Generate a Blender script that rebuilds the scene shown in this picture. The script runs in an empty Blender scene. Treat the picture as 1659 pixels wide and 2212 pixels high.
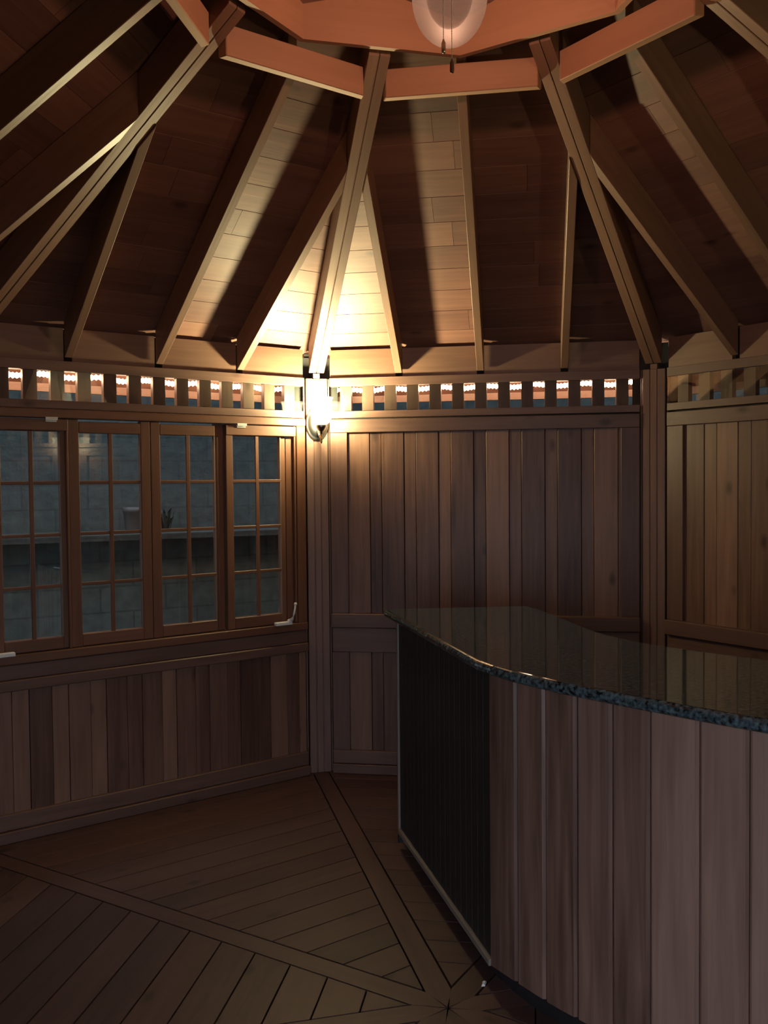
import bpy, bmesh, math, random
from mathutils import Vector, Matrix
random.seed(7)
C = bpy.context.scene.collection
D = math.pi / 180
R = 2.3905          # inner face of the corner posts
AP = 2.2282         # inner face of the walls
RT = 0.703          # roof rise per metre of apothem
def deck_z(ap): return 2.43 - RT * (ap - AP)
RD = 0.18           # rafter depth (plumb)

# ------------------------------------------------------------------ materials
def nodes(name):
    m = bpy.data.materials.new(name); m.use_nodes = True
    n = m.node_tree.nodes; n.clear()
    return m, n, m.node_tree.links
def wood(name, dark, light, grain=1.0, rough=0.45, knots=True, bump=0.25, spread=0.5, spec=0.4):
    m, n, l = nodes(name)
    out = n.new('ShaderNodeOutputMaterial'); b = n.new('ShaderNodeBsdfPrincipled')
    l.new(b.outputs[0], out.inputs[0])
    uv = n.new('ShaderNodeUVMap'); uv.uv_map = 'UVMap'
    at = n.new('ShaderNodeAttribute'); at.attribute_name = 'rnd'
    off = n.new('ShaderNodeVectorMath'); off.operation = 'MULTIPLY_ADD'
    cmb = n.new('ShaderNodeCombineXYZ'); l.new(at.outputs['Fac'], cmb.inputs[0]); l.new(at.outputs['Fac'], cmb.inputs[1]); l.new(at.outputs['Fac'], cmb.inputs[2])
    l.new(cmb.outputs[0], off.inputs[0]); off.inputs[1].default_value = (13.7, 29.3, 7.1); l.new(uv.outputs[0], off.inputs[2])
    mp = n.new('ShaderNodeMapping'); mp.inputs['Scale'].default_value = (48 * grain, 2.2 * grain, 1); l.new(off.outputs[0], mp.inputs[0])
    nz = n.new('ShaderNodeTexNoise'); nz.inputs['Scale'].default_value = 1; nz.inputs['Detail'].default_value = 4; nz.inputs['Distortion'].default_value = 0.6
    l.new(mp.outputs[0], nz.inputs['Vector'])
    mp2 = n.new('ShaderNodeMapping'); mp2.inputs['Scale'].default_value = (9 * grain, 1.1 * grain, 1); l.new(off.outputs[0], mp2.inputs[0])
    nz2 = n.new('ShaderNodeTexNoise'); nz2.inputs['Scale'].default_value = 1; nz2.inputs['Detail'].default_value = 3; nz2.inputs['Distortion'].default_value = 1.2
    l.new(mp2.outputs[0], nz2.inputs['Vector'])
    s1 = n.new('ShaderNodeMath'); s1.operation = 'MULTIPLY_ADD'; s1.inputs[1].default_value = 0.75; l.new(nz.outputs['Fac'], s1.inputs[0])
    s2 = n.new('ShaderNodeMath'); s2.operation = 'MULTIPLY_ADD'; s2.inputs[1].default_value = 0.6; s2.inputs[2].default_value = -0.18 - spread * 0.5; l.new(nz2.outputs['Fac'], s2.inputs[0])
    l.new(s2.outputs[0], s1.inputs[2])
    s3 = n.new('ShaderNodeMath'); s3.operation = 'MULTIPLY_ADD'; s3.inputs[1].default_value = spread; s3.use_clamp = True
    l.new(at.outputs['Fac'], s3.inputs[0]); l.new(s1.outputs[0], s3.inputs[2])
    mix = n.new('ShaderNodeMix'); mix.data_type = 'RGBA'
    mix.inputs[6].default_value = (*dark, 1); mix.inputs[7].default_value = (*light, 1)
    l.new(s3.outputs[0], mix.inputs[0])
    col = mix.outputs[2]
    if knots:
        mp3 = n.new('ShaderNodeMapping'); mp3.inputs['Scale'].default_value = (8, 4.2, 1); l.new(off.outputs[0], mp3.inputs[0])
        vo = n.new('ShaderNodeTexVoronoi'); vo.inputs['Scale'].default_value = 1; l.new(mp3.outputs[0], vo.inputs['Vector'])
        rp = n.new('ShaderNodeValToRGB'); rp.color_ramp.elements[0].position = 0.07; rp.color_ramp.elements[0].color = (1, 1, 1, 1)
        rp.color_ramp.elements[1].position = 0.20; rp.color_ramp.elements[1].color = (0, 0, 0, 1)
        l.new(vo.outputs['Distance'], rp.inputs[0])
        sel = n.new('ShaderNodeSeparateColor'); l.new(vo.outputs['Color'], sel.inputs[0])
        gt = n.new('ShaderNodeMath'); gt.operation = 'GREATER_THAN'; gt.inputs[1].default_value = 0.52; l.new(sel.outputs[0], gt.inputs[0])
        mu = n.new('ShaderNodeMath'); mu.operation = 'MULTIPLY'; l.new(rp.outputs[0], mu.inputs[0]); l.new(gt.outputs[0], mu.inputs[1])
        mu2 = n.new('ShaderNodeMath'); mu2.operation = 'MULTIPLY'; mu2.inputs[1].default_value = 0.75; l.new(mu.outputs[0], mu2.inputs[0])
        mk = n.new('ShaderNodeMix'); mk.data_type = 'RGBA'; l.new(mu2.outputs[0], mk.inputs[0]); l.new(col, mk.inputs[6])
        mk.inputs[7].default_value = (dark[0] * .45, dark[1] * .4, dark[2] * .4, 1); col = mk.outputs[2]
    l.new(col, b.inputs['Base Color'])
    b.inputs['Roughness'].default_value = rough; b.inputs['Specular IOR Level'].default_value = spec
    if bump:
        bp = n.new('ShaderNodeBump'); bp.inputs['Strength'].default_value = bump; bp.inputs['Distance'].default_value = 0.002
        l.new(nz.outputs['Fac'], bp.inputs['Height']); l.new(bp.outputs[0], b.inputs['Normal'])
    return m
def plain(name, col, rough=0.5, metal=0.0, spec=0.5, noise=0.0, nscale=40):
    m, n, l = nodes(name)
    out = n.new('ShaderNodeOutputMaterial'); b = n.new('ShaderNodeBsdfPrincipled'); l.new(b.outputs[0], out.inputs[0])
    b.inputs['Base Color'].default_value = (*col, 1); b.inputs['Roughness'].default_value = rough
    b.inputs['Metallic'].default_value = metal; b.inputs['Specular IOR Level'].default_value = spec
    if noise:
        tc = n.new('ShaderNodeTexCoord'); nz = n.new('ShaderNodeTexNoise'); nz.inputs['Scale'].default_value = nscale; nz.inputs['Detail'].default_value = 4
        l.new(tc.outputs['Object'], nz.inputs['Vector'])
        mx = n.new('ShaderNodeMix'); mx.data_type = 'RGBA'; l.new(nz.outputs['Fac'], mx.inputs[0])
        mx.inputs[6].default_value = (*[c * (1 - noise) for c in col], 1); mx.inputs[7].default_value = (*[min(1, c * (1 + noise)) for c in col], 1)
        l.new(mx.outputs[2], b.inputs['Base Color'])
    return m
def emit(name, col, s):
    m, n, l = nodes(name)
    out = n.new('ShaderNodeOutputMaterial'); e = n.new('ShaderNodeEmission'); l.new(e.outputs[0], out.inputs[0])
    e.inputs[0].default_value = (*col, 1); e.inputs[1].default_value = s
    return m
def glass(name, ior=1.85, tint=(0.93, 0.96, 0.95)):
    m, n, l = nodes(name)
    out = n.new('ShaderNodeOutputMaterial'); mx = n.new('ShaderNodeMixShader'); l.new(mx.outputs[0], out.inputs[0])
    f0 = ((ior - 1) / (ior + 1)) ** 2
    ge = n.new('ShaderNodeNewGeometry'); dt = n.new('ShaderNodeVectorMath'); dt.operation = 'DOT_PRODUCT'
    l.new(ge.outputs['Incoming'], dt.inputs[0]); l.new(ge.outputs['Normal'], dt.inputs[1])
    ab = n.new('ShaderNodeMath'); ab.operation = 'ABSOLUTE'; l.new(dt.outputs['Value'], ab.inputs[0])
    om = n.new('ShaderNodeMath'); om.operation = 'SUBTRACT'; om.use_clamp = True; om.inputs[0].default_value = 1.0; l.new(ab.outputs[0], om.inputs[1])
    pw = n.new('ShaderNodeMath'); pw.operation = 'POWER'; pw.inputs[1].default_value = 5.0; l.new(om.outputs[0], pw.inputs[0])
    fr = n.new('ShaderNodeMath'); fr.operation = 'MULTIPLY_ADD'; fr.inputs[1].default_value = 1 - f0; fr.inputs[2].default_value = f0; l.new(pw.outputs[0], fr.inputs[0])
    t = n.new('ShaderNodeBsdfTransparent'); t.inputs[0].default_value = (*tint, 1)
    g = n.new('ShaderNodeBsdfGlossy'); g.inputs['Roughness'].default_value = 0.0
    l.new(fr.outputs[0], mx.inputs[0]); l.new(t.outputs[0], mx.inputs[1]); l.new(g.outputs[0], mx.inputs[2])
    return m
def frosted(name, col, trans, s_emit, ecol, gloss=0.35):
    m, n, l = nodes(name)
    out = n.new('ShaderNodeOutputMaterial')
    tr = n.new('ShaderNodeBsdfTranslucent'); tr.inputs[0].default_value = (*col, 1)
    tp = n.new('ShaderNodeBsdfTransparent'); gl = n.new('ShaderNodeBsdfGlossy'); gl.inputs['Roughness'].default_value = 0.25 if gloss > .2 else .55
    lw = n.new('ShaderNodeLayerWeight'); lw.inputs[0].default_value = 0.35
    a = n.new('ShaderNodeMixShader'); a.inputs[0].default_value = trans; l.new(tr.outputs[0], a.inputs[1]); l.new(tp.outputs[0], a.inputs[2])
    b = n.new('ShaderNodeMixShader'); f2 = n.new('ShaderNodeMath'); f2.operation = 'MULTIPLY'; f2.inputs[1].default_value = gloss
    l.new(lw.outputs['Fresnel'], f2.inputs[0]); l.new(f2.outputs[0], b.inputs[0]); l.new(a.outputs[0], b.inputs[1]); l.new(gl.outputs[0], b.inputs[2])
    last = b
    if s_emit:
        e = n.new('ShaderNodeEmission'); e.inputs[0].default_value = (*ecol, 1); e.inputs[1].default_value = s_emit
        ad = n.new('ShaderNodeAddShader'); l.new(b.outputs[0], ad.inputs[0]); l.new(e.outputs[0], ad.inputs[1]); last = ad
    l.new(last.outputs[0], out.inputs[0])
    return m
def granite():
    m, n, l = nodes('granite')
    out = n.new('ShaderNodeOutputMaterial'); b = n.new('ShaderNodeBsdfPrincipled'); l.new(b.outputs[0], out.inputs[0])
    tc = n.new('ShaderNodeTexCoord')
    n1 = n.new('ShaderNodeTexNoise'); n1.inputs['Scale'].default_value = 75; n1.inputs['Detail'].default_value = 6; l.new(tc.outputs['Object'], n1.inputs['Vector'])
    vo = n.new('ShaderNodeTexVoronoi'); vo.inputs['Scale'].default_value = 90; l.new(tc.outputs['Object'], vo.inputs['Vector'])
    mx = n.new('ShaderNodeMix'); mx.data_type = 'RGBA'; mx.blend_type = 'MULTIPLY'; mx.inputs[0].default_value = 0.5
    r1 = n.new('ShaderNodeValToRGB'); e = r1.color_ramp.elements
    e[0].position = 0.36; e[0].color = (0.007, 0.010, 0.011, 1); e[1].position = 0.70; e[1].color = (0.115, 0.165, 0.180, 1)
    l.new(n1.outputs['Fac'], r1.inputs[0]); l.new(r1.outputs[0], mx.inputs[6]); l.new(vo.outputs['Distance'], mx.inputs[7])
    l.new(mx.outputs[2], b.inputs['Base Color']); b.inputs['Roughness'].default_value = 0.05; b.inputs['Specular IOR Level'].default_value = 0.6
    return m
def stone(name, k):
    m, n, l = nodes(name)
    out = n.new('ShaderNodeOutputMaterial'); b = n.new('ShaderNodeBsdfPrincipled'); l.new(b.outputs[0], out.inputs[0])
    uv = n.new('ShaderNodeUVMap'); uv.uv_map = 'UVMap'
    br = n.new('ShaderNodeTexBrick'); br.inputs['Scale'].default_value = 1; br.inputs['Brick Width'].default_value = 0.42; br.inputs['Row Height'].default_value = 0.165
    br.inputs['Mortar Size'].default_value = 0.008; br.inputs['Mortar Smooth'].default_value = 0.6
    br.inputs['Color1'].default_value = (0.044 * k, 0.058 * k, 0.055 * k, 1); br.inputs['Color2'].default_value = (0.056 * k, 0.072 * k, 0.067 * k, 1); br.inputs['Mortar'].default_value = (0.032 * k, 0.041 * k, 0.039 * k, 1)
    l.new(uv.outputs[0], br.inputs['Vector'])
    nz = n.new('ShaderNodeTexNoise'); nz.inputs['Scale'].default_value = 14; nz.inputs['Detail'].default_value = 5; l.new(uv.outputs[0], nz.inputs['Vector'])
    mx = n.new('ShaderNodeMix'); mx.data_type = 'RGBA'; mx.blend_type = 'OVERLAY'; mx.inputs[0].default_value = 0.6
    l.new(br.outputs['Color'], mx.inputs[6]); l.new(nz.outputs['Fac'], mx.inputs[7]); l.new(mx.outputs[2], b.inputs['Base Color'])
    b.inputs['Roughness'].default_value = 0.9
    bp = n.new('ShaderNodeBump'); bp.inputs['Strength'].default_value = 0.5; bp.inputs['Distance'].default_value = 0.02; l.new(nz.outputs['Fac'], bp.inputs['Height']); l.new(bp.outputs[0], b.inputs['Normal'])
    return m

WALLW = wood('stained_cedar_wall', (0.066, 0.030, 0.021), (0.260, 0.138, 0.092), spread=0.7)
RAILW = wood('stained_cedar_rail', (0.078, 0.039, 0.030), (0.195, 0.108, 0.080), spread=0.35)
POSTW = wood('stained_cedar_post', (0.115, 0.064, 0.050), (0.240, 0.140, 0.108), spread=0.3, knots=False)
RAFTW = wood('stained_cedar_rafter', (0.120, 0.060, 0.042), (0.235, 0.128, 0.086), spread=0.3, knots=False)
DECKW = wood('stained_roof_deck', (0.085, 0.038, 0.032), (0.225, 0.108, 0.076), spread=0.55, rough=0.55)
FLOORW = wood('stained_floor_plank', (0.036, 0.0175, 0.014), (0.108, 0.053, 0.041), spread=0.5, rough=0.5)
WINW = wood('stained_window_wood', (0.095, 0.040, 0.024), (0.200, 0.090, 0.050), spread=0.3, knots=False)
PLY = wood('cedar_plywood', (0.270, 0.125, 0.075), (0.410, 0.210, 0.130), grain=0.6, spread=0.3, knots=False, rough=0.6)
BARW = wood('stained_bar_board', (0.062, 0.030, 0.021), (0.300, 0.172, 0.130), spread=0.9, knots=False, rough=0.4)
BLACKW = wood('near_black_board', (0.010, 0.008, 0.009), (0.022, 0.018, 0.019), spread=0.4, knots=False, rough=0.5)  # near-black boards for the end panel, its stile and the toe kick
TRIMW = wood('pale_worn_trim', (0.150, 0.120, 0.100), (0.240, 0.200, 0.165), spread=0.4, knots=False)
GRAN = granite(); STONE = stone('pale_stone_blocks', 1.0); STONE2 = stone('dark_stone_blocks', 0.55); STONE3 = stone('dark_coping', 0.38); GLASS = glass('window_glass'); GLASS2 = glass('grille_glass', 1.75)  # one block texture: lower wall lightest, upper wall darker, coping darkest
NICKEL = plain('brushed_nickel', (0.55, 0.54, 0.50), 0.28, 1.0)
BRASS = plain('polished_brass', (0.75, 0.55, 0.22), 0.25, 1.0)
WHITEM = plain('white_enamel', (0.72, 0.70, 0.66), 0.4)
CHAIN = plain('pale_beaded_chain', (0.85, 0.80, 0.74), 0.35, 0.1)
BLACK = plain('black_gap', (0.012, 0.010, 0.010), 0.8)
TERRA = plain('pale_glazed_pot', (0.05, 0.045, 0.043), 0.6, noise=0.2)
SOIL = plain('ground_soil', (0.05, 0.046, 0.04), 0.95, noise=0.4, nscale=6)
LEAF = plain('dark_leaf', (0.008, 0.012, 0.007), 0.6)
ROPE = emit('lit_rope_bulbs', (1.0, 0.60, 0.36), 48)
SHADE = frosted('frosted_lit_shade', (1.0, 0.86, 0.62), 0.92, 3.5, (1.0, 0.86, 0.58))
BOWL = frosted('smoked_opal_bowl', (0.045, 0.040, 0.040), 0.50, 0.0, (1, 1, 1), 0.06)
BULB = emit('warm_bulb', (1.0, 0.66, 0.50), 3)
ROOFM = plain('roof_shingle', (0.06, 0.055, 0.05), 0.9, noise=0.3)

# ------------------------------------------------------------------ mesh collector
class MB:
    def __init__(s): s.v = []; s.f = []; s.uv = []; s.r = []; s.smooth = []
    def face(s, pts, grain, r, smooth=False):
        pts = [Vector(p) for p in pts]
        n = Vector((0, 0, 0))
        for i in range(len(pts)):
            a, b = pts[i], pts[(i + 1) % len(pts)]
            n += a.cross(b)
        if n.length < 1e-12: return
        n.normalize(); g = Vector(grain).normalized()
        if abs(n.dot(g)) > 0.9:
            g2 = Vector((0, 0, 1)) if abs(n.z) < 0.9 else Vector((1, 0, 0))
            vv = (g2 - n * g2.dot(n)).normalized()
        else: vv = (g - n * g.dot(n)).normalized()
        uu = vv.cross(n)
        b0 = len(s.v); s.v.extend(pts); s.f.append(list(range(b0, b0 + len(pts))))
        s.uv.append([(p.dot(uu), p.dot(vv)) for p in pts]); s.r.append(r); s.smooth.append(smooth)
    def hexa(s, p, grain, r=None):
        # p: 4 bottom (ccw seen from above) + 4 top
        r = random.random() if r is None else r
        for q in ((3, 2, 1, 0), (4, 5, 6, 7), (0, 1, 5, 4), (1, 2, 6, 5), (2, 3, 7, 6), (3, 0, 4, 7)):
            s.face([p[i] for i in q], grain, r)
    def box(s, x0, x1, y0, y1, z0, z1, grain=(0, 0, 1), r=None, M=None):
        p = [Vector(c) for c in ((x0, y0, z0), (x1, y0, z0), (x1, y1, z0), (x0, y1, z0), (x0, y0, z1), (x1, y0, z1), (x1, y1, z1), (x0, y1, z1))]
        g = Vector(grain)
        if M is not None: p = [M @ c for c in p]; g = M.to_3x3() @ g
        s.hexa(p, g, r)
    def prism(s, poly, z0, z1, grain=(0, 0, 1), r=None):
        # poly ccw list of (x,y)
        r = random.random() if r is None else r
        n = len(poly)
        s.face([(x, y, z0) for x, y in reversed(poly)], grain, r); s.face([(x, y, z1) for x, y in poly], grain, r)
        for i in range(n):
            a, b = poly[i], poly[(i + 1) % n]
            s.face([(a[0], a[1], z0), (b[0], b[1], z0), (b[0], b[1], z1), (a[0], a[1], z1)], grain, r)
    def lathe(s, prof, seg=32, c=(0, 0, 0), r=0.5, axis='Z', close=False):
        # prof list of (radius, z)
        def P(rr, z, a):
            x, y = rr * math.cos(a), rr * math.sin(a)
            if axis == 'Y': return Vector((c[0] + x, c[1] + z, c[2] + y))
            return Vector((c[0] + x, c[1] + y, c[2] + z))
        m = len(prof)
        for i in range(m if close else m - 1):
            (r0, z0), (r1, z1) = prof[i], prof[(i + 1) % m]
            for k in range(seg):
                a, b = 2 * math.pi * k / seg, 2 * math.pi * (k + 1) / seg
                q = [P(r0, z0, a), P(r0, z0, b), P(r1, z1, b), P(r1, z1, a)]
                if axis == 'Y': q.reverse()
                if r0 < 1e-6: q = [q[0]] + q[2:] if axis != 'Y' else q[:2] + [q[3]] if False else [x for i2, x in enumerate(q)]
                u = []
                for x in q:
                    if not u or (x - u[-1]).length > 1e-7: u.append(x)
                if len(u) > 2 and (u[0] - u[-1]).length < 1e-7: u.pop()
                if len(u) > 2: s.face(u, (0, 0, 1), r, True)
    def tube(s, pts, rad, seg=8, r=0.5):
        pts = [Vector(p) for p in pts]; rings = []
        for i, p in enumerate(pts):
            t = (pts[min(i + 1, len(pts) - 1)] - pts[max(i - 1, 0)]).normalized()
            up = Vector((0, 0, 1)) if abs(t.z) < 0.9 else Vector((1, 0, 0))
            a = t.cross(up).normalized(); b = t.cross(a)
            rr = rad[i] if isinstance(rad, (list, tuple)) else rad
            rings.append([p + (a * math.cos(2 * math.pi * k / seg) + b * math.sin(2 * math.pi * k / seg)) * rr for k in range(seg)])
        for i in range(len(rings) - 1):
            for k in range(seg):
                k2 = (k + 1) % seg
                s.face([rings[i][k], rings[i + 1][k], rings[i + 1][k2], rings[i][k2]], (0, 0, 1), r, True)
        s.face(rings[0], (0, 0, 1), r); s.face(list(reversed(rings[-1])), (0, 0, 1), r)
    def build(s, name, mat, parent=None, bevel=0.0, M=None, weld=False):
        me = bpy.data.meshes.new(name)
        me.from_pydata([tuple(v) for v in s.v], [], s.f)
        ul = me.uv_layers.new(name='UVMap')
        i = 0
        for pl, uvs in zip(me.polygons, s.uv):
            for k, li in enumerate(pl.loop_indices): ul.data[li].uv = uvs[k]
        at = me.attributes.new('rnd', 'FLOAT', 'FACE'); at.data.foreach_set('value', s.r)
        me.polygons.foreach_set('use_smooth', s.smooth)
        me.materials.append(mat)
        bm = bmesh.new(); bm.from_mesh(me); bmesh.ops.remove_doubles(bm, verts=bm.verts, dist=1e-6)
        bmesh.ops.recalc_face_normals(bm, faces=bm.faces); bm.to_mesh(me); bm.free()
        o = bpy.data.objects.new(name, me); C.objects.link(o)
        if parent is not None: o.parent = parent
        if M is not None: o.matrix_world = M
        if bevel:
            b = o.modifiers.new('edge', 'BEVEL'); b.width = bevel; b.segments = 1; b.limit_method = 'ANGLE'; b.angle_limit = 40 * D
        return o
def empty(name, M=None, parent=None):
    o = bpy.data.objects.new(name, None); C.objects.link(o); o.empty_display_size = 0.1
    if M is not None: o.matrix_world = M
    if parent is not None: o.parent = parent
    return o
def tag(o, label=None, cat=None, group=None, kind=None):
    if label: o['label'] = label
    if cat: o['category'] = cat
    if group: o['group'] = group
    if kind: o['kind'] = kind
    return o
def sector(A, ap=AP):      # local x -> right as seen from inside, y -> outward, z up
    a = A * D
    return Matrix.Translation((ap * math.cos(a), ap * math.sin(a), 0)) @ Matrix.Rotation(a - math.pi / 2, 4, 'Z')
def corner(P, r=R):
    a = P * D
    return Matrix.Translation((r * math.cos(a), r * math.sin(a), 0)) @ Matrix.Rotation(a - math.pi / 2, 4, 'Z')

# ------------------------------------------------------------------ floor
fl = MB()
TT = math.tan(22.5 * D)
SEAM = 0.045
for k in range(8):
    A = 45 * k; M = Matrix.Rotation(A * D - math.pi / 2, 4, 'Z')
    y = 0.130
    w = 0.143
    while y < 2.42:
        y1 = min(y + w - 0.005, 2.42)
        off = SEAM / math.cos(22.5 * D) + 0.004
        xa, xb = y * TT - off, y1 * TT - off
        if xa > 0.001:
            p = [Vector(c) for c in ((-xa, y, -.03), (xa, y, -.03), (xb, y1, -.03), (-xb, y1, -.03), (-xa, y, 0), (xa, y, 0), (xb, y1, 0), (-xb, y1, 0))]
            fl.hexa([M @ c for c in p], M.to_3x3() @ Vector((1, 0, 0)))
        y += w
    P = A + 22.5; M = Matrix.Rotation(P * D - math.pi / 2, 4, 'Z')
    e = SEAM - .003; ye = e / TT
    tip = [(0, .006), (e, ye), (e, 2.40), (-e, 2.40), (-e, ye)]
    rr = random.random(); g = M.to_3x3() @ Vector((0, 1, 0))
    fl.face([M @ Vector((x, y, 0)) for x, y in tip], g, rr)
    for i in range(5):
        a, b = tip[i], tip[(i + 1) % 5]
        fl.face([M @ Vector((a[0], a[1], -.03)), M @ Vector((b[0], b[1], -.03)), M @ Vector((b[0], b[1], 0)), M @ Vector((a[0], a[1], 0))], g, rr)
floor = tag(fl.build('floor', FLOORW, bevel=0.002), kind='structure')
ub = MB(); ub.prism([(2.62 * math.cos((22.5 + 45 * k) * D), 2.62 * math.sin((22.5 + 45 * k) * D)) for k in range(8)], -.14, -.031, (1, 0, 0))
ub.build('subfloor', BLACK, floor)

# ------------------------------------------------------------------ walls
SIDE = {90: 'wall_back', 135: 'wall_back_left', 180: 'wall_left', 225: 'wall_front_left', 270: 'wall_front', 315: 'wall_front_right', 0: 'wall_right', 45: 'wall_back_right'}
HS = 0.846
def boards(mb, x0, x1, z0, z1, y0, widths):
    x = x0; i = 0
    while x < x1 - 0.004:
        w = min(widths[i % len(widths)], x1 - x)
        dy = 0.0 if i % 2 == 0 else 0.003
        mb.box(x + .0012, x + w - .0012, y0 + dy, y0 + .02 + dy, z0, z1, (0, 0, 1))
        x += w; i += 1
def frieze(w, A):
    f = MB()
    f.box(-HS, HS, 0.0, 0.05, 2.19, 2.237, (1, 0, 0)); f.box(-HS, HS, 0.0, 0.05, 2.012, 2.05, (1, 0, 0))
    cs = [-.818 + .126 * i for i in range(14)]
    edges = [-HS] + [e for c in cs for e in (c - .0305, c + .0305)] + [HS]
    for i in range(0, len(edges), 2):
        if edges[i + 1] - edges[i] > 0.002: f.box(edges[i], edges[i + 1], 0.012, 0.045, 2.05, 2.19, (0, 0, 1))
    o = f.build('frieze_grille', RAILW, bevel=0.0012); place(o, w)
    g = MB(); g.box(-HS, HS, 0.004, 0.008, 2.048, 2.192)
    o = g.build('frieze_glass', GLASS2); place(o, w)
    for x0, x1 in ((-.845, -.472), (-.432, -.020), (.020, .432), (.472, .845)):
        b = MB(); b.box(x0, x1, .014, .044, 2.2375, 2.394, (1, 0, 0)); place(b.build('blocking_board', RAFTW), w)
    b = MB(); b.box(-.85, .85, .046, .050, 2.2375, 2.393, (1, 0, 0)); place(b.build('leak_strip', BLACK), w)  # added black strip, stops string light leaking past the rafter feet
    if A not in (45, 90, 135):
        b = MB(); b.box(-.85, .85, .052, .060, 2.0125, 2.237, (1, 0, 0)); place(b.build('sky_blocker', BLACK), w)  # added unseen board, keeps bright sky out of the grille openings
def place(o, w):
    o.parent = w
    return o
def panel_wall(A):
    w = empty(SIDE[A], sector(A)); tag(w, kind='structure')
    u = MB(); boards(u, -.75, .75, .905, 1.94, .016, [.127, .067] if A != 45 else [.118, .072]); place(u.build('upper_boards', WALLW, bevel=.002), w)
    lo = MB(); boards(lo, -.75, .75, .125, .70, .016, [.127, .067]); place(lo.build('lower_boards', WALLW, bevel=.002), w)
    for x0, x1 in ((-HS, -.748), (.748, HS)):
        for z0, z1 in ((.911, 1.93), (.13, .69)):
            s = MB(); s.box(x0, x1, 0, .035, z0, z1, (0, 0, 1)); place(s.build('stile', RAILW, bevel=.002), w)
    t = MB(); t.box(-HS, HS, -.004, .035, 1.93, 2.004, (1, 0, 0)); place(t.build('top_rail', RAILW, bevel=.003), w)
    m = MB(); m.box(-HS, HS, -.022, .035, .832, .911, (1, 0, 0)); m.box(-HS, HS, 0, .035, .69, .83, (1, 0, 0)); place(m.build('middle_rail', RAILW, bevel=.004), w)
    b = MB(); b.box(-HS, HS, -.004, .035, .055, .13, (1, 0, 0)); b.box(-HS, HS, -.018, .035, 0.001, .053, (1, 0, 0)); place(b.build('bottom_rail', RAILW, bevel=.003), w)
    bk = MB(); bk.box(-.85, .85, .042, .06, 0, 2.012); place(bk.build('sheathing', BLACK), w)
    frieze(w, A)
    return w
for A in (90, 45, 0, 315, 225, 180): panel_wall(A)

# doorway wall behind the camera: only the frieze over an open doorway
wd = empty(SIDE[270], sector(270)); tag(wd, kind='structure'); frieze(wd, 270)

# window wall
wn = empty(SIDE[135], sector(135)); tag(wn, kind='structure')
lo = MB(); boards(lo, -HS, HS, .125, .715, .016, [.105, .078]); place(lo.build('lower_boards', WALLW, bevel=.002), wn)
m = MB(); m.box(-HS, HS, -.016, .035, .702, .752, (1, 0, 0)); m.box(-HS, HS, .004, .035, .752, .822, (1, 0, 0)); place(m.build('apron_rail', RAILW, bevel=.004), wn)
b = MB(); b.box(-HS, HS, -.002, .035, .056, .13, (1, 0, 0)); b.box(-HS, HS, -.02, .035, .001, .054, (1, 0, 0)); place(b.build('bottom_rail', RAILW, bevel=.003), wn)
bk = MB(); bk.box(-.85, .85, .042, .06, 0, .82); place(bk.build('sheathing', BLACK), wn)
frieze(wn, 135)

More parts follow.
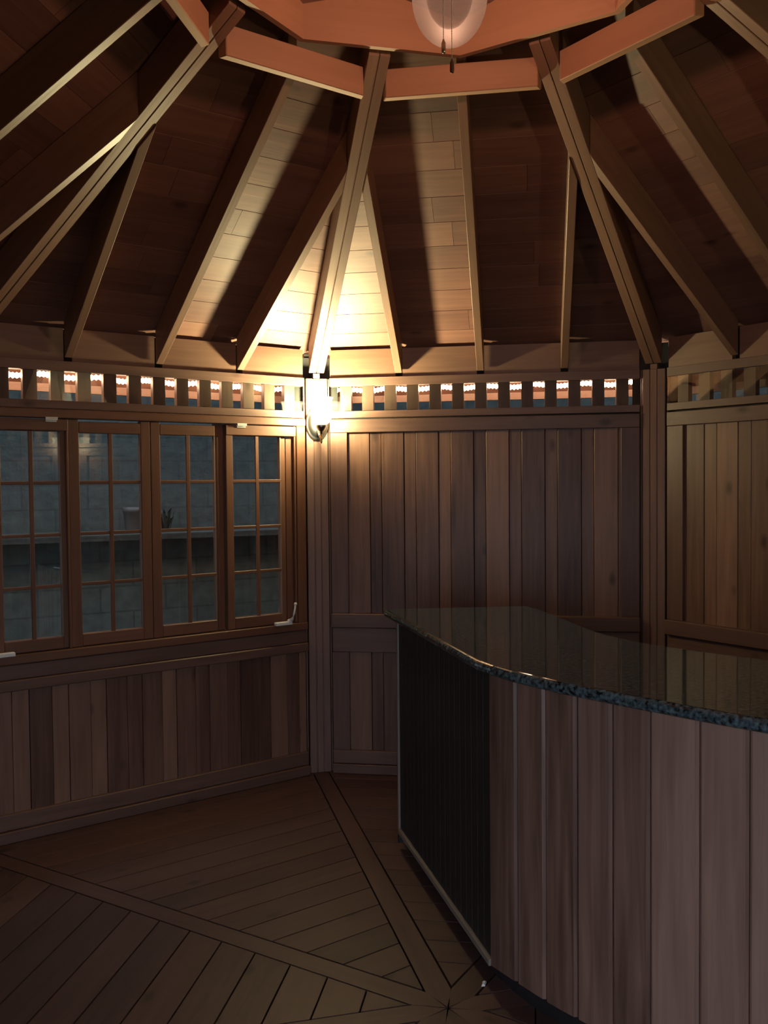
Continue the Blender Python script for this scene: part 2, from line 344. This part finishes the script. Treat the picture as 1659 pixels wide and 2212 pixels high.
# windows: four units in one run
tr = MB(); tr.box(-HS, HS, -.008, .06, 1.967, 2.008, (1, 0, 0))
tr.box(-HS, HS, -.012, .07, .826, .868, (1, 0, 0)); tr.box(-HS, -.806, -.004, .07, .868, 1.967); tr.box(.79, HS, -.004, .07, .868, 1.967)
o = tr.build('trim_1', WINW, bevel=.003, M=sector(135)); tag(o, kind='structure')
WIN = [(-.804, -.462, -.768, -.500, True), (-.460, -.052, -.408, -.102, False), (-.050, .356, .0, .303, False), (.362, .788, .403, .694, True)]
def window(i, x0, x1, g0, g1, casement):
    w = empty('window_%d' % i, sector(135)); tag(w, kind='structure')
    y0, y1 = (.006, .05) if casement else (.012, .05)
    f = MB()
    f.box(x0, g0, y0, y1, .870, 1.965, (0, 0, 1))
    xr = g1 + .036 if casement else x1
    f.box(g1, xr, y0 + (.016 if casement or i == 3 else 0), y1, .870, 1.965, (0, 0, 1))
    if i == 3: f.box(g1 + .012, g1 + .026, y0 + .008, y0 + .02, .870, 1.90, (0, 0, 1))
    f.box(g0, g1, y0, y1, 1.904 if casement else 1.90, 1.962 if casement else 1.955, (1, 0, 0))
    f.box(g0, g1, y0, y1, .872, .930, (1, 0, 0))
    place(f.build('sash_frame', WINW, bevel=.003), w)
    if casement:
        j = MB(); j.box(xr + .004, x1 - .012, .024, .06, .870, 1.90, (0, 0, 1)); place(j.build('jamb', WINW, bevel=.002), w)
        j = MB(); j.box(x1 - .011, x1, .004, .06, .870, 1.965, (0, 0, 1)); place(j.build('stop_bead', WINW, bevel=.002), w)
        j = MB(); j.box(x0, x1 + .0, .0, .02, 1.908, 1.962, (1, 0, 0)); place(j.build('head_board', WINW, bevel=.002), w)
    g = MB(); g.box(g0 - .004, g1 + .004, y0 + .014, y0 + .018, .926, 1.908); place(g.build('pane', GLASS), w)
    mu = MB(); c = (g0 + g1) / 2
    for z in (1.172, 1.415, 1.662): mu.box(g0, g1, y0 + .003, y0 + .0125, z - .008, z + .008, (1, 0, 0))
    mu.box(c - .010, c + .010, y0 + .002, y0 + .0135, .928, 1.905, (0, 0, 1)); place(mu.build('glazing_bars', WINW, bevel=.002), w)
    # bright sealing bead down the right edge of the glass
    s = MB(); s.box(g1 - .004, g1 + .001, y0 + .004, y0 + .013, .93, 1.90); place(s.build('glazing_bead', TRIMW), w)
    if casement:
        cx = x0 + .262 if i == 1 else x0 + .087
        k = MB(); k.box(cx - .028, cx + .028, -.016, .002, 1.956, 1.963, (1, 0, 0)); k.box(cx - .028, cx + .028, -.018, -.012, 1.963, 1.970, (1, 0, 0)); k.box(cx - .026, cx + .026, -.006, .008, 1.948, 1.9565)
        tag(place(k.build('top_catch', WHITEM, bevel=.001), w), 'small white metal catch at the head of the sash')
        hx = .682 if i == 4 else -.783; fl_ = 1 if i == 4 else -1
        k = MB(); k.box(hx - .052, hx + .052, -.034, -.006, .867, .886, (1, 0, 0)); 
        k.lathe([(0, 0), (.016, 0), (.017, .006), (.012, .014), (0, .014)], 16, (hx + .04 * fl_, -.024, .884))
        h = place(k.build('crank_housing', WHITEM, bevel=.004), w)
        q = MB(); q.tube([(hx + fl_ * a_, b_, c_) for a_, b_, c_ in ((.036, -.028, .892), (.040, -.05, .902), (.045, -.060, .93), (.052, -.060, .962), (.056, -.056, .978))], [.0075, .008, .0065, .0055, .005], 10)
        q.lathe([(0, 0), (.007, .002), (.0095, .009), (.007, .016), (0, .019)], 14, (hx + .057 * fl_, -.056, .974))
        q.build('crank_handle', WHITEM, h)
for i, a in enumerate(WIN): window(i + 1, *a)

# ------------------------------------------------------------------ corner posts
def post(P, label=None):
    M = corner(P); o = empty('corner_post', M)
    if label: tag(o, label, 'post')
    else: tag(o, kind='structure')
    s = MB()
    for x0, x1 in ((-.0605, -.0205), (-.0175, .0175), (.0205, .0605)): s.box(x0, x1, 0.0, .05, 0.001, 2.236, (0, 0, 1), r=.5 + .1 * random.random())
    s.box(-.058, .058, .006, .048, 0.001, 2.234, r=.1)
    s.build('shaft', POSTW, o, bevel=.003)
    s = MB(); s.box(-.0178, .0178, .002, .05, 2.236, 2.262, (0, 0, 1)); s.build('tenon', POSTW, o)
    for sg in (-1, 1):
        s = MB(); s.box(sg * .070 - .004, sg * .070 + .004, .018, .045, .001, 2.236, (0, 0, 1)); s.build('side_bead', POSTW, o, bevel=.002)
    b = MB(); b.box(-.13, .13, .057, .062, .0, 2.356); b.box(-.06, .06, .0625, .066, 2.2, 2.379); b.build('back_board', BLACK, o)  # black board behind post, carried up to stop light leaking at the hip foot
post(112.5, 'grooved brown corner post carrying the lit wall lamp')
post(67.5, 'grooved brown corner post behind the bar, with no lamp on it')
for P in (157.5, 202.5, 247.5, 292.5, 337.5, 22.5): post(P)

# ------------------------------------------------------------------ roof
dk = MB()
for k in range(8):
    A = 45 * k; M = Matrix.Rotation(A * D - math.pi / 2, 4, 'Z')
    ap = 2.64; n = 0; w = 0.118
    while ap > 0.70:
        a1 = max(ap - w, 0.70)
        x0, x1 = ap * TT, a1 * TT; z0, z1 = deck_z(ap), deck_z(a1)
        cuts = [-1, 1]
        c = random.uniform(-.6, .6)
        if ap > 1.2: cuts = [-1, c, 1]
        for q in range(len(cuts) - 1):
            ga = .001 if q else 0; e = .0012
            ya, yb = ap - e, a1 + e
            za, zb = deck_z(ya), deck_z(yb)
            xa0, xa1, xb0, xb1 = x0 * cuts[q] + ga, x0 * cuts[q + 1] - ga * 0, x1 * cuts[q] + ga, x1 * cuts[q + 1]
            if len(cuts) == 3:
                cc = c * x1
                if q == 0: xa1 = xb1 = cc
                else: xa0 = xb0 = cc + .0015
            t = .019
            p = [(xb0, yb, zb), (xb1, yb, zb), (xa1, ya, za), (xa0, ya, za), (xb0, yb, zb + t), (xb1, yb, zb + t), (xa1, ya, za + t), (xa0, ya, za + t)]
            dk.hexa([M @ Vector(v) for v in p], M.to_3x3() @ Vector((1, 0, 0)))
        ap = a1
ceil = tag(dk.build('ceiling', DECKW), kind='structure')
rf = MB()
for k in range(8):
    A = 45 * k; M = Matrix.Rotation(A * D - math.pi / 2, 4, 'Z')
    p = [(-.68 * TT, .68, deck_z(.68) + .021), (.68 * TT, .68, deck_z(.68) + .021), (2.66 * TT, 2.66, deck_z(2.66) + .021), (-2.66 * TT, 2.66, deck_z(2.66) + .021)]
    p += [(x, y, z + .03) for x, y, z in p]
    rf.hexa([M @ Vector(v) for v in p], (1, 0, 0), .5)
rf.build('roof_covering', ROOFM, ceil)
for k in range(8):
    f = MB(); f.box(-2.6 * TT, 2.6 * TT, 2.585 - AP, 2.61 - AP, 2.125, deck_z(2.61) + .004, (1, 0, 0)); f.build('eave_fascia', RAFTW, ceil).matrix_world = sector(45 * k)

def rafter_mesh(M, ap0, ap1, half, slope=RT, depth=RD, zb0=None, groove=False, ap1b=None):
    """plumb-cut rafter in the plane x=0 of frame M (y outward from the centre axis)."""
    s = MB()
    def b(x0, x1, yA, yB, inset=0.0, r=None):
        # yA outer, yB inner
        zt = lambda y: zb0 + depth - slope * (y - ap0)
        zb = lambda y: zb0 - slope * (y - ap0) + inset
        yC = yB if ap1b is None else ap1b
        p = [(x0, yB, zb(yB)), (x1, yC, zb(yC)), (x1, yA, zb(yA)), (x0, yA, zb(yA)), (x0, yB, zt(yB)), (x1, yC, zt(yC)), (x1, yA, zt(yA)), (x0, yA, zt(yA))]
        s.hexa([M @ Vector(v) for v in p], M.to_3x3() @ Vector((0, 1, -slope)).normalized(), r)
    if groove:
        b(-half, -.0018, ap0, ap1, r=random.random()); b(.0018, half, ap0, ap1, r=random.random()); b(-half + .004, half - .004, ap0 - .002, ap1 + .002, .012, r=.05)
    else: b(-half, half, ap0, ap1)
    return s
HN = {157.5: 'long double hip rafter with a centre groove, sloping across the upper left', 112.5: 'double hip rafter rising from the lamp post, its foot glaring in the lamplight',
      67.5: 'double hip rafter rising from the post behind the bar', 22.5: 'double hip rafter cut off by the upper right corner of the photo'}
CN = {180: 'common rafter at the far upper left, pale strip of lit roof boards beside it', 135: 'common rafter over the windows, with a broad lamplit strip of roof boards beside it',
      90: 'thin common rafter coming straight down over the middle of the panelled back wall', 45: 'common rafter on the right, reddish side, between the two right-hand hip rafters'}
JN = {(180, 1): 'short jack rafter at the left edge, its square-cut top end near the long hip rafter', (135, -1): 'dark jack rafter over the left-hand windows, next to the long left hip rafter',
      (135, 1): 'short jack rafter just left of the wall lamp, pale in its glow', (90, -1): 'short jack rafter just right of the wall lamp, brightly lit along its side',
      (90, 1): 'short dim jack rafter left of the hip rafter behind the bar', (45, -1): 'short reddish jack rafter just right of the hip rafter behind the bar'}
BN = {180: 'collar board end poking in at the top left between two rafters', 135: 'orange collar board over the windows with a bright yellow lower edge', 90: 'level collar board under the hanging lamp and its pull chains', 45: 'orange collar board on the upper right beyond the hanging lamp'}
zh = 2.2645
hs = (3.30 - zh) / (R - .796)
for k in range(8):
    P = 22.5 + 45 * k
    M = Matrix.Rotation(P * D - math.pi / 2, 4, 'Z')
    s = rafter_mesh(M, R + .0, .796, .043, hs, RD - .018, zh, True)
    o = s.build('hip_rafter', RAFTW, None if P in HN else ceil, bevel=.002)
    if P in HN: tag(o, HN[P], 'rafter', 'rafters of the pavilion roof')
for k in range(8):
    A = 45 * k; M = Matrix.Rotation(A * D - math.pi / 2, 4, 'Z')
    zb = lambda y: deck_z(y) - RD + .006
    s = rafter_mesh(M, AP + .002, .878, .0195, RT, RD - .008, zb(AP + .002))
    o = s.build('common_rafter', RAFTW, None if A in CN else ceil, bevel=.002)
    if A in CN: tag(o, CN[A], 'rafter', 'rafters of the pavilion roof')
    for sg in (-1, 1):
        x = .452 * sg
        Mj = M @ Matrix.Translation((x, 0, 0))
        # top end stops against the hip: hip at x = y*tan22.5
        ye = lambda xx: (.0450 + abs(xx) * math.cos(22.5 * D)) / math.sin(22.5 * D)
        s = rafter_mesh(Mj, AP + .002, ye(x - .0195), .0195, RT, RD - .008, zb(AP + .002), ap1b=ye(x + .0195))
        lab = JN.get((A, sg))
        o = s.build('jack_rafter', RAFTW, None if lab else ceil, bevel=.002)
        if lab: tag(o, lab, 'rafter', 'rafters of the pavilion roof')
    # collar boards between the hips
    s = MB(); hx = lambda y: (y * math.sin(22.5 * D) - .0442) / math.cos(22.5 * D)
    ya, yb = .837, .873
    q = [(-hx(ya), ya), (hx(ya), ya), (hx(yb), yb), (-hx(yb), yb)]
    s.hexa([M @ Vector((x, y, 3.180)) for x, y in q] + [M @ Vector((x, y, 3.293)) for x, y in q], M.to_3x3() @ Vector((1, 0, 0)))
    o = s.build('collar_board', PLY, None if A in BN else ceil, bevel=.003)
    if A in BN: tag(o, BN[A], 'beam', 'collar boards round the roof opening')
# cupola drum (corners over the common rafters) and its lid
cp = MB()
for k in range(8):
    a0, a1 = 45 * k * D, 45 * (k + 1) * D
    r0, r1 = .80, .825
    p = [(r0 * math.cos(a0), r0 * math.sin(a0)), (r1 * math.cos(a0), r1 * math.sin(a0)), (r1 * math.cos(a1), r1 * math.sin(a1)), (r0 * math.cos(a1), r0 * math.sin(a1))]
    t = Vector((math.cos(a1) - math.cos(a0), math.sin(a1) - math.sin(a0), 0))
    cp.hexa([Vector((x, y, 3.305)) for x, y in p] + [Vector((x, y, 3.86)) for x, y in p], t)
cup = tag(cp.build('cupola', PLY), kind='structure')
ld = MB(); ld.prism([(.83 * math.cos(45 * k * D), .83 * math.sin(45 * k * D)) for k in range(8)], 3.861, 3.885, (1, 0, 0)); ld.build('cupola_ceiling', PLY, cup)

# ------------------------------------------------------------------ wall lamps
def sconce(P, label, watts):
    M = corner(P)
    w = empty('wall_sconce', M @ Matrix.Translation((0, 0, 1.98)))
    tag(w, label, 'wall lamp', 'nickel wall lamps on the corner posts')
    pl = MB()
    seg = 40
    def ov(a, s, y): return Vector((.064 * s * math.cos(a), y, .004 + .098 * s * math.sin(a)))
    rings = [(1.0, -.0005), (1.0, -.006), (.92, -.010), (.84, -.009), (.78, -.014), (.4, -.024), (.0, -.026)]
    for i in range(len(rings) - 1):
        for k in range(seg):
            a, b = 2 * math.pi * k / seg, 2 * math.pi * (k + 1) / seg
            q = [ov(a, *rings[i]), ov(b, *rings[i]), ov(b, *rings[i + 1]), ov(a, *rings[i + 1])]
            if rings[i + 1][0] < 1e-6: q = q[:3]
            pl.face(q, (0, 0, 1), .5, True)
    pl.build('back_plate', NICKEL, w)
    ar = MB(); ar.tube([(0, -.02, -.02), (0, -.05, -.055), (0, -.09, -.074), (0, -.13, -.068), (0, -.14, -.046)], .007, 12)
    ar.build('arm', NICKEL, w)
    cu = MB(); cu.lathe([(0, -.052), (.007, -.05), (.008, -.036), (.016, -.03), (.028, -.012), (.031, .006), (.027, .006), (.024, -.008), (0, -.014)], 28, (0, -.14, -.014))
    c = cu.build('cup', NICKEL, w)
    fi = MB(); fi.lathe([(0, -.103), (.004, -.099), (.0065, -.088), (.005, -.078), (.0035, -.070), (.006, -.064), (.004, -.058), (.004, -.050)], 16, (0, -.14, -.014)); tag(fi.build('finial', BRASS, c), 'small brass finial under the cup')
    sh = MB(); pr = [(.024, .0), (.042, .012), (.054, .035), (.058, .07), (.055, .105), (.058, .13), (.066, .15)]
    sh.lathe(pr, 36, (0, -.14, -.014)); tag(sh.build('glass_shade', SHADE, w), 'glowing frosted glass shade')
    L = bpy.data.lights.new('lamp_light', 'POINT'); L.energy = watts; L.color = (1.0, 0.88, 0.46); L.shadow_soft_size = .03
    lo = bpy.data.objects.new('lamp_light', L); C.objects.link(lo); lo.parent = w; lo.location = (-.01, -.14, .026)
    L.energy = watts * .27
    S = bpy.data.lights.new('lamp_upward_light', 'SPOT'); S.energy = watts; S.color = L.color; S.shadow_soft_size = .03; S.spot_size = 179 * D; S.spot_blend = .55
    lo = bpy.data.objects.new('lamp_upward_light', S); C.objects.link(lo); lo.parent = w; lo.location = (-.01, -.14, .026); lo.rotation_euler = (math.pi, 0, 0)
sconce(112.5, 'glowing nickel wall lamp on the corner post beside the windows', 120)
sconce(337.5, 'nickel wall lamp whose lit corner shows mirrored in the left windows', 21)

# ------------------------------------------------------------------ hanging lamp in the cupola
cl = empty('ceiling_light', Matrix.Translation((.027, 0, 3.86))); tag(cl, 'smoked glass bowl lamp with two pull chains hanging from the roof peak', 'ceiling lamp')
b = MB(); b.lathe([(0, 0), (.07, 0), (.07, -.03), (.05, -.05), (.016, -.055), (.016, -.40), (.10, -.42), (.11, -.46), (.09, -.51), (.028, -.53), (.024, -.575), (0, -.575)], 32)
b.build('stem', NICKEL, cl)
bw = MB(); pr = []
for i in range(15):
    t = i / 14 * 118 * D
    pr.append((.114 * math.sin(t), -.746 - .146 * math.cos(t)))
bw.lathe(pr, 40); bw.build('glass_bowl', BOWL, cl)
for dx, zb, wood_knob in ((.0, -.932, 0), (.024, -.990, 1)):
    ch = MB(); z = -.60
    ch.tube([(dx * .5 - .008, -.06, -.56), (dx - .008, -.125, -.60), (dx - .008, -.128, -.64), (dx - .008, -.128, zb)], .0011, 6)
    z = -.64
    while z > zb: ch.lathe([(0, -.0021), (.0021, 0), (0, .0021)], 6, (dx - .008, -.128, z)); z -= .0068
    o = ch.build('pull_chain', CHAIN, cl)
    kn = MB(); kn.lathe([(0, -.042), (.005, -.04), (.0066, -.034), (.0062, -.012), (.003, -.004), (.002, 0)], 14, (dx - .008, -.128, zb)); kn.build('chain_knob', RAFTW if wood_knob else NICKEL, o)
L = bpy.data.lights.new('bowl_light', 'POINT'); L.energy = 14; L.color = (1.0, 0.52, 0.32); L.shadow_soft_size = .035
lo = bpy.data.objects.new('bowl_light', L); C.objects.link(lo); lo.parent = cl; lo.location = (0, 0, -.625)

# ------------------------------------------------------------------ string lights under the eaves
for A, lab in ((90, 'warm lit string lights outside the grille over the panelled back wall'), (135, 'warm lit string lights outside the grille over the windows')):
    s = MB(); x = -.92; pts = []
    while x <= .921:
        pts.append((x, .185 + .012 * math.sin(x * 37), 2.190 + .006 * math.sin(x * 23 + 1))); x += .02
    s.tube(pts, .004, 6)
    for i, p in enumerate(pts[1:-1]):
        s.lathe([(0, -.016), (.011, -.008), (.012, .006), (0, .014)], 8, (p[0], p[1], p[2] - .004))
    o = s.build('string_lights', ROPE, M=sector(A)); tag(o, lab, 'string lights', 'string lights under the eaves')

# ------------------------------------------------------------------ bar
front = [(-.411, 1.332), (-.139, .690), (.034, .276), (.080, .170), (.134, .086), (.195, .007), (.331, -.129), (.501, -.265), (.671, -.396), (.824, -.502), (1.00, -.605), (1.20, -.705), (1.42, -.79), (1.66, -.85)]
back = [(1.66, -.06), (1.45, .04), (1.24, .15), (1.017, .285), (.815, .425), (.661, .565), (.562, .700), (.517, .790), (.460, .950), (.389, 1.160), (.320, 1.365), (.251, 1.500)]
ct_poly = front + back
zc0, zc1 = 1.030, 1.066
def offset(poly, d):
    out = []
    n = len(poly)
    for i in range(n):
        p, a, b = Vector(poly[i]), Vector(poly[i - 1]), Vector(poly[(i + 1) % n])
        e0, e1 = (p - a).normalized(), (b - p).normalized()
        n0, n1 = Vector((-e0.y, e0.x)), Vector((-e1.y, e1.x))
        m = (n0 + n1).normalized(); out.append(tuple(p + m * (d / max(.35, m.dot(n0)))))
    return out
ct = MB(); ct.prism(ct_poly, zc0, zc1, (1, 0, 0), .5)
o = ct.build('countertop', GRAN, bevel=.0); bv = o.modifiers.new('edge', 'BEVEL'); bv.width = .0172; bv.segments = 5; bv.limit_method = 'ANGLE'; bv.angle_limit = 50 * D
tag(o, 'dark polished granite bar top with a curved front edge', 'countertop')
bar = empty('bar_cabinet', Matrix.Translation((.55, .35, 0))); tag(bar, 'brown boarded bar with a bowed front and a black end panel', 'bar')
bar_inv = Matrix.Translation((-.55, -.35, 0))
def bpart(mb, name, mat, bevel=0.0):
    o = mb.build(name, mat, None, bevel=bevel); o.parent = bar; o.matrix_parent_inverse = bar_inv; return o
zb, zt = .085, 1.0295
# black straight end run from the far corner to the near corner
pA, pB = Vector((-.335, 1.203)), Vector((.1195, .124))
e = (pB - pA).normalized(); nrm = Vector((-e.y, e.x))      # pointing into the bar
if nrm.x < 0: nrm = -nrm
Lr = (pB - pA).length
def frame2(o2, ex, ny):
    return Matrix(((ex.x, ny.x, 0, o2.x), (ex.y, ny.y, 0, o2.y), (0, 0, 1, 0), (0, 0, 0, 1)))
Mp = frame2(pA, e, nrm)
s = MB(); x = .028; wdt = (Lr - .028) / 19
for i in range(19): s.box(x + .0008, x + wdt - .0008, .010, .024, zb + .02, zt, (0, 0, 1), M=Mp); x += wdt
bpart(s, 'end_panel', BLACKW, .002)['label'] = 'black ribbed end panel'
s = MB(); s.box(.012, .030, .002, .024, zb, zt, (0, 0, 1), M=Mp); bpart(s, 'corner_trim', TRIMW, .002)['label'] = 'pale worn edging strip'
s = MB(); s.box(.030, Lr + .012, -.002, .022, zb - .004, zb + .018, (1, 0, 0), M=Mp); bpart(s, 'bottom_trim', TRIMW, .002)['label'] = 'pale worn edging strip'
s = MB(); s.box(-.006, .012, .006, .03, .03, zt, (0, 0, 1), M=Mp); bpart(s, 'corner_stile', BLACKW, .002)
# bowed front: boards along the curve, grooves where the photo shows them
fb = offset(ct_poly, .024)[:len(front)]
curve = [Vector((.1235, .120))] + [Vector(p) for p in fb[5:]]
# resample finely (Catmull-Rom)
fine = []
for i in range(len(curve) - 1):
    p0, p1, p2, p3 = curve[max(i - 1, 0)], curve[i], curve[i + 1], curve[min(i + 2, len(curve) - 1)]
    for q in range(24):
        t = q / 24
        fine.append(.5 * ((2 * p1) + (p2 - p0) * t + (2 * p0 - 5 * p1 + 4 * p2 - p3) * t * t + (3 * p1 - p0 - 3 * p2 + p3) * t ** 3))
fine.append(curve[-1])
CAMP = Vector((.25413, -2.79330))
def pix_dir(x):     # plan slope of the view through image column x at about z=.95
    return {1052: (-.0425, .998)}.get(x)
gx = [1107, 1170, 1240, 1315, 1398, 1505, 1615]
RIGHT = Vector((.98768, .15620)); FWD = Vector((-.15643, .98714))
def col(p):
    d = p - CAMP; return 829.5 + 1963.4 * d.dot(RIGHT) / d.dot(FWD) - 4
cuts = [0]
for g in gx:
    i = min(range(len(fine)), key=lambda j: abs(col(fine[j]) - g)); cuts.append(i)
last = cuts[-1]
dist = 0
for j in range(last, len(fine) - 1):
    dist += (fine[j + 1] - fine[j]).length
    if dist > .125: cuts.append(j); dist = 0
cuts.append(len(fine) - 1)
s = MB()
def normal_at(j):
    a, b2 = fine[max(j - 1, 0)], fine[min(j + 1, len(fine) - 1)]
    t = (b2 - a).normalized(); return Vector((-t.y, t.x))
for c0, c1 in zip(cuts[:-1], cuts[1:]):
    if c1 - c0 < 2: continue
    step = max(1, (c1 - c0) // 6); idx = list(range(c0, c1, step)); 
    if c1 - idx[-1] < step * .5 and len(idx) > 1: idx[-1] = c1
    else: idx.append(c1)
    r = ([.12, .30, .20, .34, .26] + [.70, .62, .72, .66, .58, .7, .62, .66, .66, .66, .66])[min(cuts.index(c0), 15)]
    outer = [fine[j].copy() for j in idx]; inner = [fine[j] + normal_at(j) * .02 for j in idx]
    tt = (outer[1] - outer[0]).normalized(); outer[0] = outer[0] + tt * .0015; inner[0] = inner[0] + tt * .0015
    tt = (outer[-1] - outer[-2]).normalized(); outer[-1] = outer[-1] - tt * .0015; inner[-1] = inner[-1] - tt * .0015
    # chamfered long edges
    ch = .008
    t0 = (outer[1] - outer[0]).normalized(); t1 = (outer[-1] - outer[-2]).normalized()
    prof = [outer[0] + normal_at(idx[0]) * ch] + [outer[0] + t0 * ch] + outer[1:-1] + [outer[-1] - t1 * ch, outer[-1] + normal_at(idx[-1]) * ch] + list(reversed(inner))
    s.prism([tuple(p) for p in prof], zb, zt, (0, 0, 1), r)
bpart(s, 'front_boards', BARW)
# dark backing, toe kick and carcass
bi = offset(ct_poly, .052); s = MB(); s.prism(bi, zb, zt, (0, 0, 1), .2); bpart(s, 'carcass', BLACK)
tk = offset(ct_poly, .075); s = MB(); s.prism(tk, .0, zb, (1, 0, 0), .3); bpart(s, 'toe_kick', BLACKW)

# little pale chip on the floor at the near corner of the bar
s = MB(); s.hexa([Vector(v) for v in ((-.006, -.016, 0), (.006, -.012, 0), (.010, .014, 0), (-.004, .012, 0), (-.003, -.012, .006), (.004, -.010, .005), (.006, .010, .007), (-.002, .009, .006))], (0, 1, 0), .5)
o = s.build('paint_chip', WHITEM, M=Matrix.Translation((.103, .150, .0))); tag(o, 'tiny white chip lying on the floor by the bar corner', 'debris')

# ------------------------------------------------------------------ outside
g = MB(); g.box(-9, 9, -9, 9, -.4, -.145); tag(g.build('ground', SOIL), kind='structure')
def ring_wall(name, ap_in, ap_out, z0, z1, mat):
    s = MB()
    for A in (0, 45, 90, 135, 180):
        M = Matrix.Rotation((A - 9) * D - math.pi / 2, 4, 'Z')
        p = [(-ap_in * TT, ap_in), (ap_in * TT, ap_in), (ap_out * TT, ap_out), (-ap_out * TT, ap_out)]
        s.hexa([M @ Vector((x, y, z0)) for x, y in p] + [M @ Vector((x, y, z1)) for x, y in p], (0, 0, 1), .5)
    return s.build(name, mat)
rw = tag(ring_wall('retaining_wall', 3.62, 4.2, -.145, 1.30, STONE), kind='structure')
cpg = ring_wall('coping', 3.40, 4.2, 1.30, 1.335, STONE3); cpg.parent = rw
up = ring_wall('upper_wall', 4.05, 4.4, 1.335, 3.3, STONE2); up.parent = rw
n135 = Vector((math.cos(135 * D), math.sin(135 * D), 0)); t135 = Vector((math.sin(135 * D), -math.cos(135 * D), 0))
pp = n135 * 3.68 + t135 * .385 + Vector((0, 0, 1.335))
pot = MB(); pot.lathe([(0, 0), (.040, 0), (.046, .02), (.056, .13), (.062, .135), (.062, .165), (.052, .165), (.05, .14), (0, .14)], 28)
o = pot.build('plant_pot', TERRA, M=Matrix.Translation(pp)); tag(o, 'pale plant pot on the stone ledge outside the windows', 'pot')
pp = n135 * 3.78 + t135 * .66 + Vector((0, 0, 1.335))
wd2 = MB()
for i in range(22):
    a = random.uniform(0, 6.28); r0 = random.uniform(.01, .03); h = random.uniform(.08, .17); ou = random.uniform(.03, .08)
    d = Vector((math.cos(a), math.sin(a), 0)); sd = Vector((-d.y, d.x, 0)) * .009
    b0, b1, b2 = d * r0, d * (r0 + ou * .5) + Vector((0, 0, h * .8)), d * (r0 + ou) + Vector((0, 0, h))
    wd2.face([b0 - sd * .4, b0 + sd * .4, b1 + sd, b2, b1 - sd], (0, 0, 1), .5)
o = wd2.build('ledge_plant', LEAF, M=Matrix.Translation(pp)); tag(o, 'small dark tuft of leaves on the stone ledge outside the windows', 'plant')

# ------------------------------------------------------------------ world, camera, view
w = bpy.data.worlds.new('dusk'); bpy.context.scene.world = w; w.use_nodes = True
bg = w.node_tree.nodes['Background']; bg.inputs[0].default_value = (0.68, 0.79, 0.95, 1); bg.inputs[1].default_value = 3.1
cam = bpy.data.cameras.new('camera'); co = bpy.data.objects.new('camera', cam); C.objects.link(co)
right = Vector((0.98767998, 0.15619723, -0.00952303)); up3 = Vector((0.00427349, 0.03390985, 0.99941576)); fwd = Vector((-0.1564289, 0.98714363, -0.03282457))
rot = Matrix((right, up3, -fwd)).transposed().to_4x4()
co.matrix_world = Matrix.Translation((0.25413, -2.79330, 1.65)) @ rot
cam.sensor_fit = 'VERTICAL'; cam.sensor_height = 24; cam.lens = 24 * 1963.36 / 2212; cam.clip_start = .05
sc = bpy.context.scene; sc.camera = co
sc.view_settings.view_transform = 'Standard'; sc.view_settings.look = 'None'; sc.view_settings.gamma = 1; sc.view_settings.exposure = 0.15; sc.view_settings.use_curve_mapping = False
sc.cycles.use_denoising = True
sc.cycles.max_bounces = 6; sc.cycles.diffuse_bounces = 3; sc.cycles.glossy_bounces = 3; sc.cycles.use_adaptive_sampling = True; sc.cycles.adaptive_threshold = 0.04; sc.cycles.adaptive_min_samples = 16; sc.cycles.transparent_max_bounces = 16; sc.cycles.sample_clamp_indirect = 4
